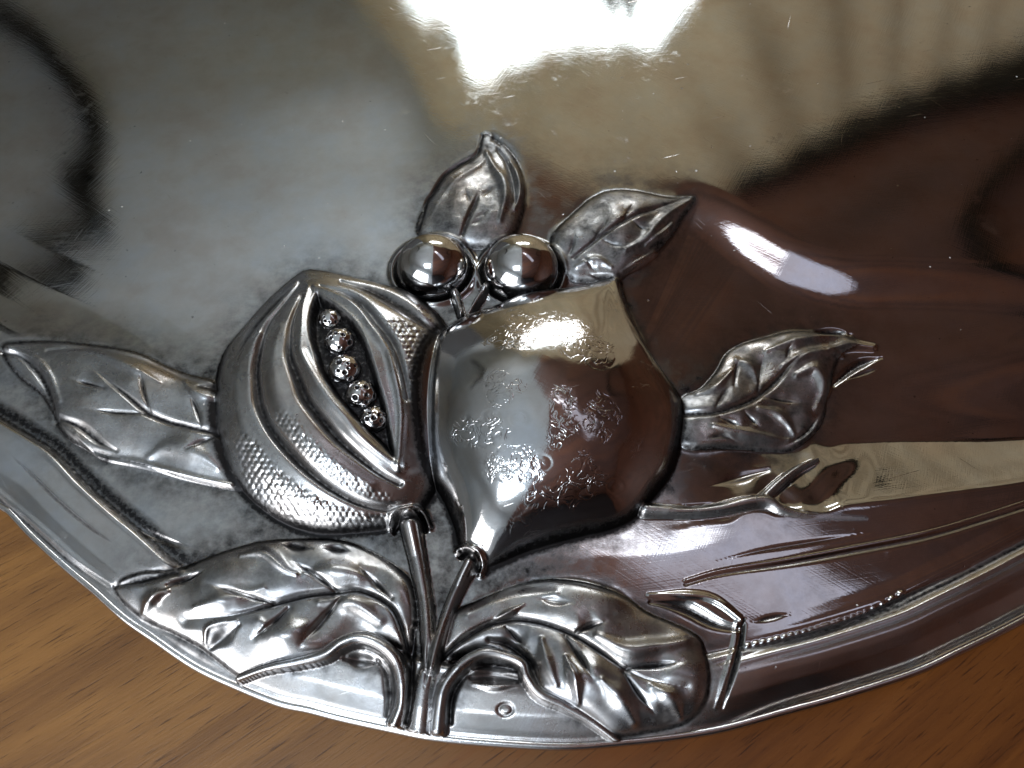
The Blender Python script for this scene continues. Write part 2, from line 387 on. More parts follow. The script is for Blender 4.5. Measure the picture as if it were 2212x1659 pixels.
# broad leaf, left
stroke([(867,1356),(847,1313),(810,1286),(770,1273),(737,1276),(667,1283),(600,1300),(500,1326),(400,1336)], 26, -1.2, taper=(.8, .5))
stroke([(884,1420),(867,1356),(847,1313),(810,1286),(770,1273),(737,1276),(667,1283),(600,1300),(500,1326),(400,1336)], 6, -1.3, 1, taper=(.1, 1), tw=.9)
for a, b in (((447,1260),(588,1300)), ((633,1210),(722,1272)), ((547,1376),(622,1312)), ((650,1393),(735,1290)), ((777,1223),(846,1292)), ((440,1230),(360,1262))): vein(a, b, 7.5, -1.7, 1)
stroke([(247,1266),(310,1250),(377,1234)], 9, -1.6, .9, taper=(.7, .3), tw=.9)
stroke([(452,1396),(485,1366),(513,1348)], 14, -1.5, .6, taper=(.6, .8)); stroke([(440,1388),(450,1352),(510,1338)], 6, 1.0, taper=(.6, .6))
stroke([(605,1172),(640,1178),(673,1184)], 8, -1.4, .9); stroke([(695,1180),(730,1184),(757,1190)], 6, -1.2, .9)
stroke([(520,1200),(570,1195),(615,1230),(640,1240)], 11, 1.5, taper=(.7, .7)); stroke([(310,1330),(330,1290),(360,1275)], 12, 1.6, taper=(.6, .7))
stroke([(560,1340),(600,1370),(650,1360),(690,1330)], 22, 1.1, taper=(.7, .7)); stroke([(420,1310),(500,1290),(570,1270)], 16, 1.0, taper=(.7, .7))
stroke([(690,1300),(760,1300),(820,1340)], 20, 1.3, taper=(.7, .5)); stroke([(660,1240),(730,1230),(800,1250)], 18, 1.0, taper=(.7, .6))
# broad leaf, right
stroke([(1004,1379),(1054,1349),(1104,1336),(1154,1339),(1204,1353),(1254,1376),(1304,1409),(1354,1443),(1404,1466),(1480,1484)], 26, -1.2, taper=(.8, .5))
stroke([(957,1418),(1004,1379),(1054,1349),(1104,1336),(1154,1339),(1204,1353),(1254,1376),(1304,1409),(1354,1443),(1404,1466),(1480,1484)], 6, -1.3, 1, taper=(.1, 1), tw=.9)
for a, b in (((1307,1343),(1247,1363)), ((1280,1469),(1221,1370)), ((1414,1539),(1350,1448)), ((1474,1428),(1357,1440)), ((1137,1396),(1094,1353)), ((1030,1400),(975,1430))): vein(a, b, 7.5, -1.7, 1)
stroke([(1057,1383),(1100,1392),(1144,1429),(1165,1478)], 10, -2.2, .9, taper=(.6, .6), tw=.9)
stroke([(1064,1340),(1100,1322),(1132,1305)], 6, 1.1, taper=(.8, .8)); stroke([(1222,1420),(1240,1470),(1248,1520)], 11, 2.0, taper=(.7, .6))
stroke([(1160,1290),(1200,1298),(1240,1302)], 7, -.8, .3); stroke([(1010,1330),(1100,1290),(1200,1280)], 20, 1.0, taper=(.7, .7))
stroke([(1290,1370),(1350,1400),(1420,1395),(1480,1385)], 18, 1.7, taper=(.7, .5)); stroke([(1300,1470),(1340,1510),(1370,1560)], 20, 1.6, taper=(.7, .6))
stroke([(1170,1380),(1180,1430),(1200,1480)], 14, 1.5, taper=(.7, .6)); stroke([(1410,1480),(1450,1510),(1470,1550)], 16, 1.2, taper=(.7, .7))
# edge of the chased plate beside the leaf
stroke([(1400,1285),(1475,1285),(1542,1296),(1605,1342)], 7, .9, taper=(.8, .3)); stroke([(1405,1300),(1480,1312),(1545,1345),(1595,1358)], 11, -1.6, .85, taper=(.8, .5), tw=.9)
stroke([(1607,1338),(1600,1390),(1585,1450),(1560,1530)], 4, -.9, .95, taper=(.3, .6)); stroke([(1592,1345),(1584,1400),(1568,1460),(1545,1530)], 6, .45, taper=(.4, .6))
# chased lines and punched beads in the border
refresh()
stroke([(1480,1262),(1560,1240),(1700,1218),(1850,1190),(2000,1160),(2120,1125),(2260,1080)], 5, -.5, .6, taper=(.6, 0)); stroke([(1480,1254),(1560,1231),(1700,1209),(1850,1181),(2000,1151),(2120,1116),(2260,1070)], 4, .35, taper=(.6, 0))
stroke([(1540,1215),(1640,1190),(1760,1170),(1880,1150)], 4, -.25, .5)
stroke([(1605,1402),(1700,1384),(1800,1356),(1900,1318),(1990,1275),(2100,1225)], 6, -.7, .8, taper=(.2, .8))
stroke([(1620,1346),(1660,1336),(1710,1325)], 4, -.4, .8)
for bx, by in ((1615,1396),(1632,1392),(1648,1388),(1664,1385),(1678,1381),(1694,1377),(1708,1373),(1723,1370),(1738,1366),(1752,1362),(1765,1358),(1777,1354),(1788,1351),(1801,1347),(1813,1343),(1828,1339),(1842,1334),(1856,1329),(1870,1324),(1888,1315),(1908,1306),(1926,1294),(1945,1283)):
    stroke([(bx-2, by), (bx+2, by-1)], 4.5, .55, taper=(0, 0))
stroke([(-20,950),(60,1018),(130,1086),(210,1151),(310,1210)], 3, -.3, .7)
stroke([(-20,1050),(80,1134),(160,1204),(245,1262)], 7, .45, taper=(.2, .8))
stroke([(-20,1062),(74,1144),(152,1214),(235,1272)], 3.5, -.35, .8, taper=(.2, .8))
for o_ in (0, 14, 30): stroke([(250+o_, 1120+o_*.2),(330+o_*1.2, 1160+o_*.2),(420+o_, 1196)], 4, -.4, .55)
for a, b in (((1885,1350),(1700,1400)),): pass
stroke([(1092+15*math.cos(a_), 1533+12*math.sin(a_)) for a_ in np.linspace(0, 6.28, 13)], 3.5, -.3, .5, taper=(0, 0))
stroke([(1820,823),(1912,790)], 3, -.3, .7)

# ------------------------------------------------------------------ stems
bs = part('berry_stem', 'short stem under the left berry'); tube([(972,607),(984,635),(995,672)], [9, 8, 6], [1.5, 2.5], 2.4, bs)
bs2 = part('berry_stem', 'short stem under the right berry'); tube([(1055,609),(1033,640),(1010,676)], [8, 7, 5], [1.5, 2.5], 2.4, bs2)
st1 = part('stem', 'stout stem of the split fruit'); tube([(882,1118),(893,1170),(906,1235),(917,1300),(922,1370),(926,1440)], [22, 19, 17, 16, 15, 13], [7.5, 5.5, 5.5, 7, 8], 4.5, st1)
st2 = part('stem', 'slender stem of the smooth fruit'); tube([(1016,1205),(992,1258),(966,1318),(946,1378),(930,1440)], [14, 13, 12, 12, 11], [8.5, 5.5, 6, 7.5, 8.5], 4.5, st2)
ct = part('curled_stalk', 'curled stalk under the left broad leaf')
tube([(852,1562),(866,1520),(866,1470),(852,1422),(820,1390),(777,1375),(737,1386),(700,1412),(640,1428),(567,1442),(510,1462)], [19, 17, 16, 16, 15, 13, 11, 9, 8], [5.5, 7.5, 8.8, 9, 8.5, 8, 6.5], 4, ct)
ct2 = part('curled_stalk', 'curled stalk under the right broad leaf')
tube([(945,1575),(950,1525),(958,1485),(980,1450),(1012,1422),(1047,1407),(1090,1414),(1126,1430),(1138,1460),(1166,1498),(1220,1524),(1277,1556),(1335,1598)], [19, 17, 15, 14, 13, 12, 12, 11, 10, 9], [5, 7.5, 8.8, 9, 8.8, 8.5, 7.5, 6, 4.6], 4, ct2)
tk = part('stem_base', 'joined foot of the stems at the edge'); tube([(925,1430),(915,1480),(908,1530),(903,1575)], [13, 22, 28, 30], [7.5, 6.5, 5.5, 4.4], 3.2, tk, tar=.4)
tw = part('twig', 'knotted twig right of the smooth fruit')
tube([(1395,1098),(1440,1100),(1500,1101),(1560,1094),(1620,1082),(1660,1080),(1690,1096),(1740,1108),(1800,1112),(1875,1116)], [15, 14, 13, 14, 16, 15, 10, 7, 5, 3], [3, 3.2, 3.4, 3.6, 3.8, 4], 3.6, tw)
tube([(1645,1080),(1685,1040),(1730,1005),(1772,985)], [12, 10, 7, 3], [3.4, 3.2, 3, 2.6], 2.6, tw)
refresh()
stroke([(1400,1092),(1470,1096),(1560,1088),(1625,1072)], 3, -.5, .8); stroke([(1420,1110),(1500,1112),(1580,1106)], 3, -.5, .7)
stroke([(1655,1085),(1690,1055),(1740,1015)], 3, -.5, .8); stroke([(1530,1050),(1600,1030),(1660,1015)], 9, -.7, .5, taper=(1, .7))
# collars, hollows under the curls
stroke([(842,1140),(850,1112),(880,1100),(912,1108),(928,1140)], 9, 2.2, .0, taper=(.4, .4)); stroke([(852,1150),(862,1124),(884,1114),(908,1122),(918,1148)], 5, -1.6, .95, taper=(.3, .3))
stroke([(988,1192),(1008,1183),(1032,1196),(1043,1222),(1038,1242)], 8, 2.0, taper=(.3, .3)); stroke([(994,1205),(1010,1200),(1026,1210),(1032,1228)], 4, -1.6, .95, taper=(.2, .2))
stroke([(745,1420),(780,1424),(815,1430)], 13, -2.0, .6, taper=(.7, .7)); stroke([(1018,1461),(1065,1456),(1118,1467)], 14, -2.2, .6, taper=(.7, .7))
stroke([(1022,1478),(1070,1484),(1116,1480)], 6, .8, taper=(.6, .6))
stroke([(838,1545),(842,1500),(836,1455),(815,1425)], 8, -1.2, .8, taper=(.4, .6)); stroke([(972,1560),(974,1510),(992,1470),(1020,1442)], 8, -1.4, .85, taper=(.3, .6))
stroke([(925,1370),(924,1410),(922,1450),(915,1490)], 4, -1.0, .8); stroke([(878,1560),(884,1500),(890,1430),(893,1360)], 6, -1.6, .9, taper=(.3, .3))
# beaten lumps in the broad leaves; hammer marks and dents
leafm = blur(np.isin(PID, lf).astype(float), 3)
H += leafm*(cnoise(40, 21)*.24+cnoise(85, 22)*.75)
H += blur(np.isin(PID, lf[1:4]).astype(float), 4)*(cnoise(26, 27)*.20+cnoise(14, 28)*.05)
H += (PID == fr)*blur((PID == fr).astype(float), 4)*(cnoise(70, 23)*.17+cnoise(34, 24)*.06+cnoise(17, 29)*.016)
H = np.where(np.isin(PID, [0, RIM]), H+cnoise(24, 25)*.0012, H)
# etched, pitted patches (a traced place, a size) on the smooth fruit and on the crumpled leaves
CRK = np.zeros((ny, nx)); STEPM = np.zeros((ny, nx))
refresh()
wx_ = cnoise(26, 31)*9; wy_ = cnoise(26, 32)*9
def patch(x, y, a, b, k=1.0, flake=0.0, ids=(fr,)):
    q = ((SX+wx_-x)/a)**2+((SY+wy_-y)/b)**2
    m = (1-sstep(.55, 1.1, q))*np.isin(PID, ids)
    np.maximum(CRK, k*m, out=CRK); np.maximum(STEPM, flake*m, out=STEPM)
for a_ in ((1180,700,110,30,.5,.3),(1270,745,80,28,.6,.4),(1110,735,70,18,.8,.4),(1330,650,30,30,.5,.3),(1085,845,45,48,.8,.5),(1035,930,75,45,.9,1),(1110,1010,70,45,.8,1),(1215,900,38,75,1,.6),
           (1300,905,40,50,1,.8),(1260,1030,60,45,1,.9),(1190,1080,70,40,.7,.8),(1390,980,40,60,.5,.5),(1395,830,30,60,.4,.3),(1140,1130,50,30,.4,.5)): patch(*a_)
for x, y, a, b in ((1290,455,70,40),(1350,520,60,40),(1060,440,30,50),(990,450,30,40),(1700,800,80,40),(1560,860,50,30)): patch(x, y, a, b, .6, .5, tuple(lf))
fl = cnoise(13, 33)+.6*cnoise(7, 34)
H += STEPM*(.045*sstep(-.1, .16, fl)+.03*sstep(.6, .75, fl)-.035)
TAR = np.maximum(TAR, .8*STEPM*np.exp(-(fl/.055)**2)*(cnoise(40, 35) > -.2))
for x, y, r in ((1120,905,15),(1170,1000,16),(1300,770,26),(1060,900,14),(1330,1050,14)):
    q = np.abs(np.hypot((SX-x)/1.2, SY-y)-r); H -= .07*np.exp(-(q/3)**2)*(PID == fr)
# grime that has settled over the relief: round the foot of every raised form, mottled
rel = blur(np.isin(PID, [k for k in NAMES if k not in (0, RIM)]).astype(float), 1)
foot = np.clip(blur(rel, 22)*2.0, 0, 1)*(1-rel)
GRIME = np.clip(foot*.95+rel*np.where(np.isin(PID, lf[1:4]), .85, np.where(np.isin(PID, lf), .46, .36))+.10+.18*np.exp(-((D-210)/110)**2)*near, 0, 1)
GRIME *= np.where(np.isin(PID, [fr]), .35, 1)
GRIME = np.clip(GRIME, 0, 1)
# berries sit in a dark ring
BER = [(934, 562, 80, 'shiny round berry at the left'), (1126, 567, 84, 'shiny round berry at the right')]
bw = []
for bx, by, r, _ in BER:
    x, y = unproj(bx, by+8, Z0+.004); dpt = np.linalg.norm(np.array([x, y, Z0+.004])-CAM)
    R = r*np.dot(np.array([x, y, Z0+.004])-CAM, FWD)/FP
    bw.append((float(x), float(y), float(R)))
    q = np.hypot(WX-x, WY-y)/R
    H = np.where(q < .96, np.minimum(H, 1.5), H); H += 1.1*np.exp(-((q-1.13)/.08)**2)*(PID != fr)
    TAR = np.maximum(TAR, .9*np.exp(-(np.maximum(q-1.0, 0)/.13)**2))
H = np.where(np.abs(D) < 3000, blur(H, .55), H)
TAR = np.clip(blur(TAR, .7), 0, 1)

# ------------------------------------------------------------------ materials
def silver(name, rough=.16, crinkle=0.0, scr=1.0, warm=0.0):
    m, nt, b = nodemat(name); L = nt.links.new
    tc = N(nt, 'ShaderNodeTexCoord'); at = N(nt, 'ShaderNodeAttribute', attribute_name='tarnish')
    n1 = N(nt, 'ShaderNodeTexNoise', i_Scale=55.0, i_Detail=6.0, i_Roughness=.6); L(tc.outputs['Object'], n1.inputs['Vector'])
    n2 = N(nt, 'ShaderNodeTexNoise', i_Scale=700.0, i_Detail=4.0, i_Roughness=.7); L(tc.outputs['Object'], n2.inputs['Vector'])
    col = ramp(nt, [(.34, (.575+warm, .535, .515-warm)), (.5, (.61, .598, .592)), (.66, (.605, .62, .65))]); L(n1.outputs[0], col.inputs[0])
    # tarnish attribute broken up by fine noise
    tn = math_(nt, 'MULTIPLY_ADD', n2.outputs[0], .55, -.27)
    tm = math_(nt, 'ADD', at.outputs['Fac'], math_(nt, 'MULTIPLY', tn, math_(nt, 'MULTIPLY', at.outputs['Fac'], 1.6)))
    tmr = N(nt, 'ShaderNodeMapRange'); tmr.inputs[1].default_value = .15; tmr.inputs[2].default_value = .85; L(tm, tmr.inputs[0])
    # small black freckles
    vf = N(nt, 'ShaderNodeTexNoise', i_Scale=420.0, i_Detail=2.0); L(tc.outputs['Object'], vf.inputs['Vector'])
    fk = N(nt, 'ShaderNodeMapRange'); fk.inputs[1].default_value = .74; fk.inputs[2].default_value = .80; fk.inputs[4].default_value = .6; L(vf.outputs[0], fk.inputs[0])
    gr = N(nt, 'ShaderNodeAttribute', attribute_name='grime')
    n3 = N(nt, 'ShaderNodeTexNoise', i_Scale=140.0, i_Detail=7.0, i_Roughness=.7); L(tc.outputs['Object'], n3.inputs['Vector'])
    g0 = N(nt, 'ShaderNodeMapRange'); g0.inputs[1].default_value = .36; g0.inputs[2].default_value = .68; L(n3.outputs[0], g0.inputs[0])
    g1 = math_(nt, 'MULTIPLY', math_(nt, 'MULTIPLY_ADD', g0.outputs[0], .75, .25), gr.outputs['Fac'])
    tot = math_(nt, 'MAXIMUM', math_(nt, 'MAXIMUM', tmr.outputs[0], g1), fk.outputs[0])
    mx = N(nt, 'ShaderNodeMix', data_type='RGBA'); mx.inputs['B'].default_value = (.028, .027, .028, 1)
    L(tot, mx.inputs['Factor']); L(col.outputs[0], mx.inputs['A']); 
    dv = N(nt, 'ShaderNodeTexVoronoi', i_Scale=210.0); L(tc.outputs['Object'], dv.inputs['Vector'])
    sepc = N(nt, 'ShaderNodeSeparateColor'); L(dv.outputs['Color'], sepc.inputs[0])
    du_ = math_(nt, 'MULTIPLY', math_(nt, 'LESS_THAN', dv.outputs['Distance'], math_(nt, 'MULTIPLY_ADD', sepc.outputs[1], .07, .03)), math_(nt, 'MULTIPLY', math_(nt, 'GREATER_THAN', sepc.outputs[0], .70), math_(nt, 'GREATER_THAN', n1.outputs[0], .55)))
    du_ = math_(nt, 'MULTIPLY', du_, .75)
    md = N(nt, 'ShaderNodeMix', data_type='RGBA'); md.inputs['B'].default_value = (.62, .60, .57, 1); L(du_, md.inputs['Factor']); L(mx.outputs['Result'], md.inputs['A'])
    L(md.outputs['Result'], b.inputs['Base Color']); L(math_(nt, 'SUBTRACT', 1.0, du_), b.inputs['Metallic'])
    r0 = math_(nt, 'MULTIPLY_ADD', n1.outputs[0], rough*.9, rough*.5)
    n5 = N(nt, 'ShaderNodeTexNoise', i_Scale=46.0, i_Detail=7.0, i_Roughness=.72); L(tc.outputs['Object'], n5.inputs['Vector'])
    hz = N(nt, 'ShaderNodeMapRange'); hz.inputs[1].default_value = .60; hz.inputs[2].default_value = .74; hz.inputs[4].default_value = .22; L(n5.outputs[0], hz.inputs[0])
    r0 = math_(nt, 'ADD', r0, hz.outputs[0])
    L(math_(nt, 'MULTIPLY_ADD', du_, .5, math_(nt, 'MULTIPLY_ADD', tot, .30, r0)), b.inputs['Roughness'])
    # fine rubbing scratches in two directions + pin pricks
    hs = None
    for ang, sc in ((8, (60, 2600, 800)), (62, (90, 2200, 800)), (-35, (50, 1800, 800))):
        mp = N(nt, 'ShaderNodeMapping'); mp.vector_type = 'TEXTURE'; mp.inputs['Rotation'].default_value = (0, 0, math.radians(ang)); mp.inputs['Scale'].default_value = tuple(1/q for q in sc)
        L(tc.outputs['Object'], mp.inputs['Vector'])
        ns = N(nt, 'ShaderNodeTexNoise', i_Scale=1.0, i_Detail=2.0); L(mp.outputs[0], ns.inputs['Vector'])
        hs = ns.outputs[0] if hs is None else math_(nt, 'ADD', hs, ns.outputs[0])
    for ang, thr in ((17, .775), (74, .785), (-52, .785)):
        mp = N(nt, 'ShaderNodeMapping'); mp.vector_type = 'TEXTURE'; mp.inputs['Rotation'].default_value = (0, 0, math.radians(ang)); mp.inputs['Scale'].default_value = (1/38, 1/1500, 1/200)
        L(tc.outputs['Object'], mp.inputs['Vector'])
        ns = N(nt, 'ShaderNodeTexNoise', i_Scale=1.0, i_Detail=1.0); L(mp.outputs[0], ns.inputs['Vector'])
        th = N(nt, 'ShaderNodeMapRange'); th.inputs[1].default_value = thr; th.inputs[2].default_value = thr+.05; th.inputs[4].default_value = -1.6; L(ns.outputs[0], th.inputs[0])
        hs = math_(nt, 'ADD', hs, th.outputs[0])
    bp = N(nt, 'ShaderNodeBump', i_Strength=1.0, i_Distance=.0000060*scr); L(hs, bp.inputs['Height'])
    last = bp
    dimp = N(nt, 'ShaderNodeBump', i_Strength=1.0, i_Distance=.00006); L(vf.outputs[0], dimp.inputs['Height']) if False else None
    pv = N(nt, 'ShaderNodeTexVoronoi', i_Scale=75.0); L(tc.outputs['Object'], pv.inputs['Vector'])
    pr = N(nt, 'ShaderNodeMapRange'); pr.inputs[1].default_value = .01; pr.inputs[2].default_value = .03; L(pv.outputs['Distance'], pr.inputs[0])
    b2 = N(nt, 'ShaderNodeBump', i_Strength=.5, i_Distance=.00012); L(pr.outputs[0], b2.inputs['Height']); L(last.outputs[0], b2.inputs['Normal']); last = b2
    if crinkle:
        nz = N(nt, 'ShaderNodeTexNoise', i_Scale=210.0, i_Detail=2.0, i_Distortion=1.6); L(tc.outputs['Object'], nz.inputs['Vector'])
        rid = math_(nt, 'ABSOLUTE', math_(nt, 'SUBTRACT', nz.outputs[0], .5))
        rr = N(nt, 'ShaderNodeMapRange'); rr.inputs[2].default_value = .06; L(rid, rr.inputs[0])
        mk = N(nt, 'ShaderNodeAttribute', attribute_name='crinkle')
        hh = math_(nt, 'MULTIPLY', math_(nt, 'SUBTRACT', rr.outputs[0], 1.0), mk.outputs['Fac'])
        b3 = N(nt, 'ShaderNodeBump', i_Strength=1.0, i_Distance=.00006*crinkle); L(hh, b3.inputs['Height']); L(last.outputs[0], b3.inputs['Normal']); last = b3
    L(last.outputs[0], b.inputs['Normal'])
    return m
M_BASIN = silver('silver_basin', .017); M_RIM = silver('silver_rim', .17, scr=1.6); M_LEAF = silver('silver_leaf', .18, .8, 1.4, .02)
M_FRUIT = silver('silver_fruit', .075, 1.0, 1.2); M_BERRY = silver('silver_berry', .085, .3, .8); M_STEM = silver('silver_stem', .19, .8, 1.3)

# ------------------------------------------------------------------ build the tray from the grid, part by part
WXs, WYs = WX.copy(), WY.copy()
edge = (D < 0) & (D > -2.2*STEP) | ((D < 0) & (D > -60) & ((GX < -30) | (GX > 2245) | (GY < -20)))
# nodes just outside the outline are pulled onto it
oi = np.nonzero(edge)
ox, oy = unproj(OUTL[:, 0], OUTL[:, 1], Z0)
OW = np.stack([ox, oy], 1)
for i, j in zip(*oi):
    p = np.array([WX[i, j], WY[i, j]]); a = OW; b_ = np.roll(OW, -1, 0); v = b_-a
    t = np.clip(((p-a)*v).sum(1)/(v*v).sum(1), 0, 1); q = a+t[:, None]*v; k = np.argmin(((q-p)**2).sum(1))
    WXs[i, j], WYs[i, j] = q[k]
H[edge] = np.interp(0, PD, PH)
POS = np.stack([WXs, WYs, Z0+H/1000], 2)
P0 = np.stack([WX, WY, Z0+H/1000], 2)
du = np.gradient(P0, axis=1); dv = np.gradient(P0, axis=0)
NR = np.cross(du, -dv); NR /= np.linalg.norm(NR, axis=2, keepdims=True)
NR[NR[..., 2] < 0] *= -1
valid = (D >= 0) | edge
cv = valid[:-1, :-1] & valid[1:, :-1] & valid[:-1, 1:] & valid[1:, 1:] & ((D[:-1, :-1] > 0) | (D[1:, :-1] > 0) | (D[:-1, 1:] > 0) | (D[1:, 1:] > 0))
cid = PID[:-1, :-1]
tray = bpy.data.objects.new('silver_tray', None); scene.collection.objects.link(tray)
tray['label'] = 'tarnished silver tray embossed with fruit and leaves, lying on the wooden table'; tray['category'] = 'tray'
idx = np.arange(ny*nx).reshape(ny, nx)
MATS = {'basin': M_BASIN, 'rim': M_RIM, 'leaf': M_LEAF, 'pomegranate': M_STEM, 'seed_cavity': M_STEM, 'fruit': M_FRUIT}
made = {}
for k, nm in NAMES.items():
    m = cv & (cid == k)
    if not m.any(): continue
    ci, cj = np.nonzero(m)
    q = np.stack([idx[ci, cj], idx[ci+1, cj], idx[ci+1, cj+1], idx[ci, cj+1]], 1)
    used, inv = np.unique(q, return_inverse=True); inv = inv.reshape(-1).astype(np.int32)
    me = bpy.data.meshes.new(nm)
    me.vertices.add(len(used)); me.vertices.foreach_set('co', POS.reshape(-1, 3)[used].astype(np.float32).ravel())
    me.loops.add(len(inv)); me.loops.foreach_set('vertex_index', inv)
    me.polygons.add(len(q)); me.polygons.foreach_set('loop_start', np.arange(0, len(inv), 4, dtype=np.int32))
    me.polygons.foreach_set('use_smooth', np.ones(len(q), bool))
    a = me.attributes.new('tarnish', 'FLOAT', 'POINT'); a.data.foreach_set('value', TAR.reshape(-1)[used].astype(np.float32))
    for an, av in (('grime', GRIME), ('crinkle', CRK)):
        a = me.attributes.new(an, 'FLOAT', 'POINT'); a.data.foreach_set('value', av.reshape(-1)[used].astype(np.float32))
    me.update()
    me.normals_split_custom_set_from_vertices(NR.reshape(-1, 3)[used].astype(np.float32))
    label, under = PROP.get(k, (None, None))
    o = link(nm, me, MATS.get(nm, M_STEM), made[under] if under else tray)
    if label: o['label'] = label
    made.setdefault(nm, o)

# berries: slightly flattened balls
def ball(name, x, y, z, R, c, mat, parent, label, pits=0, seed=0, nu=72, nv=40, notch=None):
    r = np.random.default_rng(seed); vs_, fs_, tr = [], [], []
    pit = []
    for _ in range(pits*6):
        ph, th = r.uniform(0, 2*math.pi), math.acos(r.uniform(.05, 1)); v = np.array([math.sin(th)*math.cos(ph), math.sin(th)*math.sin(ph), math.cos(th)])
        rad = r.uniform(.10, .21)
        if all(np.linalg.norm(v-p)*.92 > (rad+q) for p, q in pit): pit.append((v, rad))
        if len(pit) >= pits: break
    for i in range(nv+1):
        th = (i/nv)*math.radians(118)
        for j in range(nu):
            ph = 2*math.pi*j/nu; v = np.array([math.sin(th)*math.cos(ph), math.sin(th)*math.sin(ph), math.cos(th)])
            k, t = 1.0, 0.0
            for p, q in pit:
                e = np.linalg.norm(v-p)/q
                if e < 1.6:
                    k += .03*math.exp(-((e-1.1)/.3)**2)-.13*max(0, 1-e**2); t = max(t, .95*max(0, min(1, (1.05-e)*4)))
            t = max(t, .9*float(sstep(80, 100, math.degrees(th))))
            vs_.append((v[0]*R*k, v[1]*R*k, v[2]*c*k)); tr.append(t)
    for i in range(nv):
        for j in range(nu): a, b = i*nu+j, i*nu+(j+1) % nu; fs_.append((a, a+nu, b+nu, b))
    me = pydata(name, vs_, fs_, True)
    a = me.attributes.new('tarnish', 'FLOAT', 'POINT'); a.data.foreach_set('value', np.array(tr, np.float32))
    o = link(name, me, mat, parent, label=label); o.location = (x, y, z); return o
for (x, y, R), (_, _, _, lab) in zip(bw, BER):
    ball('berry', x, y, Z0+.0020, R*.97, R*.84, M_BERRY, tray, lab)
M_SEED = silver('silver_seed', .12, .0, .5)
for k, (sx, sy, r) in enumerate(((712,682,23),(732,728,29),(743,788,32),(778,842,30),(805,896,27))):
    q = (SX-sx)**2+(SY-sy)**2+1e6*(PID != cavid); i, j = np.unravel_index(np.argmin(q), q.shape)
    zz = Z0+H[i, j]/1000; x, y = unproj(sx, sy+r*.25, zz+.0015)
    R = r*1.13*np.dot(np.array([float(x), float(y), zz])-CAM, FWD)/FP
    ball('seed', float(x), float(y), zz+.0002, R, R*.85, M_SEED, made['pomegranate'],
         ('topmost pitted seed', 'second pitted seed from the top', 'middle pitted seed, the largest', 'fourth pitted seed from the top', 'lowest pitted seed')[k], pits=17, seed=k+3, nu=80, nv=44)

# rolled edge and underside
cw = OW; nrm = np.roll(cw, -1, 0)-np.roll(cw, 1, 0); nrm /= np.linalg.norm(nrm, axis=1, keepdims=True); nrm = np.stack([nrm[:, 1], -nrm[:, 0]], 1)
ctr = cw.mean(0); sgn = np.sign(((cw-ctr)*nrm).sum(1)); nrm *= sgn[:, None]
def sweep(name, prof, mat, label, smooth=True, closed=True):
    n = len(cw); vs_, fs_ = [], []
    for o_, z in prof:
        for k in range(n): vs_.append((cw[k, 0]+nrm[k, 0]*o_, cw[k, 1]+nrm[k, 1]*o_, z))
    m = len(prof)
    for a in range(m if closed else m-1):
        b = (a+1) % m
        for k in range(n): fs_.append((a*n+k, a*n+(k+1) % n, b*n+(k+1) % n, b*n+k))
    me = pydata(name, vs_, fs_, smooth); at = me.attributes.new('tarnish', 'FLOAT', 'POINT')
    return link(name, me, mat, tray, label=label)
ze = Z0+np.interp(0, PD, PH)/1000
sweep('rolled_edge', [(math.cos(a)*.0011, ze-.0004+math.sin(a)*.0011) for a in np.linspace(0, 2*math.pi, 12, endpoint=False)], M_RIM, 'thin rolled edge of the tray')
sweep('underside', [(.0002, ze-.0012), (-.004, ze-.0035), (-.014, ze-.0065), (-.03, .0006), (-.034, .0004)], M_RIM, 'curved underside of the border', closed=False)

# ------------------------------------------------------------------ table
m, nt, b = nodemat('table_wood'); L = nt.links.new
tc = N(nt, 'ShaderNodeTexCoord'); mp = N(nt, 'ShaderNodeMapping'); mp.vector_type = 'TEXTURE'; mp.inputs['Rotation'].default_value = (0, 0, math.radians(34)); mp.inputs['Scale'].default_value = (1/9, 1/95, 1/20)
L(tc.outputs['Object'], mp.inputs['Vector'])
g1 = N(nt, 'ShaderNodeTexNoise', i_Scale=1.0, i_Detail=8.0, i_Roughness=.62, i_Distortion=.6); L(mp.outputs[0], g1.inputs['Vector'])
mp2 = N(nt, 'ShaderNodeMapping'); mp2.vector_type = 'TEXTURE'; mp2.inputs['Rotation'].default_value = (0, 0, math.radians(34)); mp2.inputs['Scale'].default_value = (1/80, 1/1500, 1/60); L(tc.outputs['Object'], mp2.inputs['Vector'])
g2 = N(nt, 'ShaderNodeTexNoise', i_Scale=1.0, i_Detail=4.0, i_Roughness=.6); L(mp2.outputs[0], g2.inputs['Vector'])
c1 = ramp(nt, [(.25, (.115, .048, .013)), (.42, (.175, .078, .020)), (.6, (.24, .112, .029)), (.8, (.28, .142, .042))]); L(g1.outputs[0], c1.inputs[0])
c2 = ramp(nt, [(.33, (.22, .17, .14)), (.43, (1, 1, 1))]); L(g2.outputs[0], c2.inputs[0])
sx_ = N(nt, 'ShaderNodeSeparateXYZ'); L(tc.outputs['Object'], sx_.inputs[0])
right_shade = math_(nt, 'ADD', math_(nt, 'MULTIPLY_ADD', sx_.outputs[0], 3.2, .5), math_(nt, 'MULTIPLY', g1.outputs[0], .75))
c3 = ramp(nt, [(.72, (1.0, 1.0, 1.0)), (1.15 if False else 1.0, (.55, .38, .24))]); L(right_shade, c3.inputs[0])  # shade painted into the wood colour, darker towards the right
shade_mix = N(nt, 'ShaderNodeMix', data_type='RGBA', blend_type='MULTIPLY'); shade_mix.inputs['Factor'].default_value = 1.0
L(c1.outputs[0], shade_mix.inputs['A']); L(c3.outputs[0], shade_mix.inputs['B'])
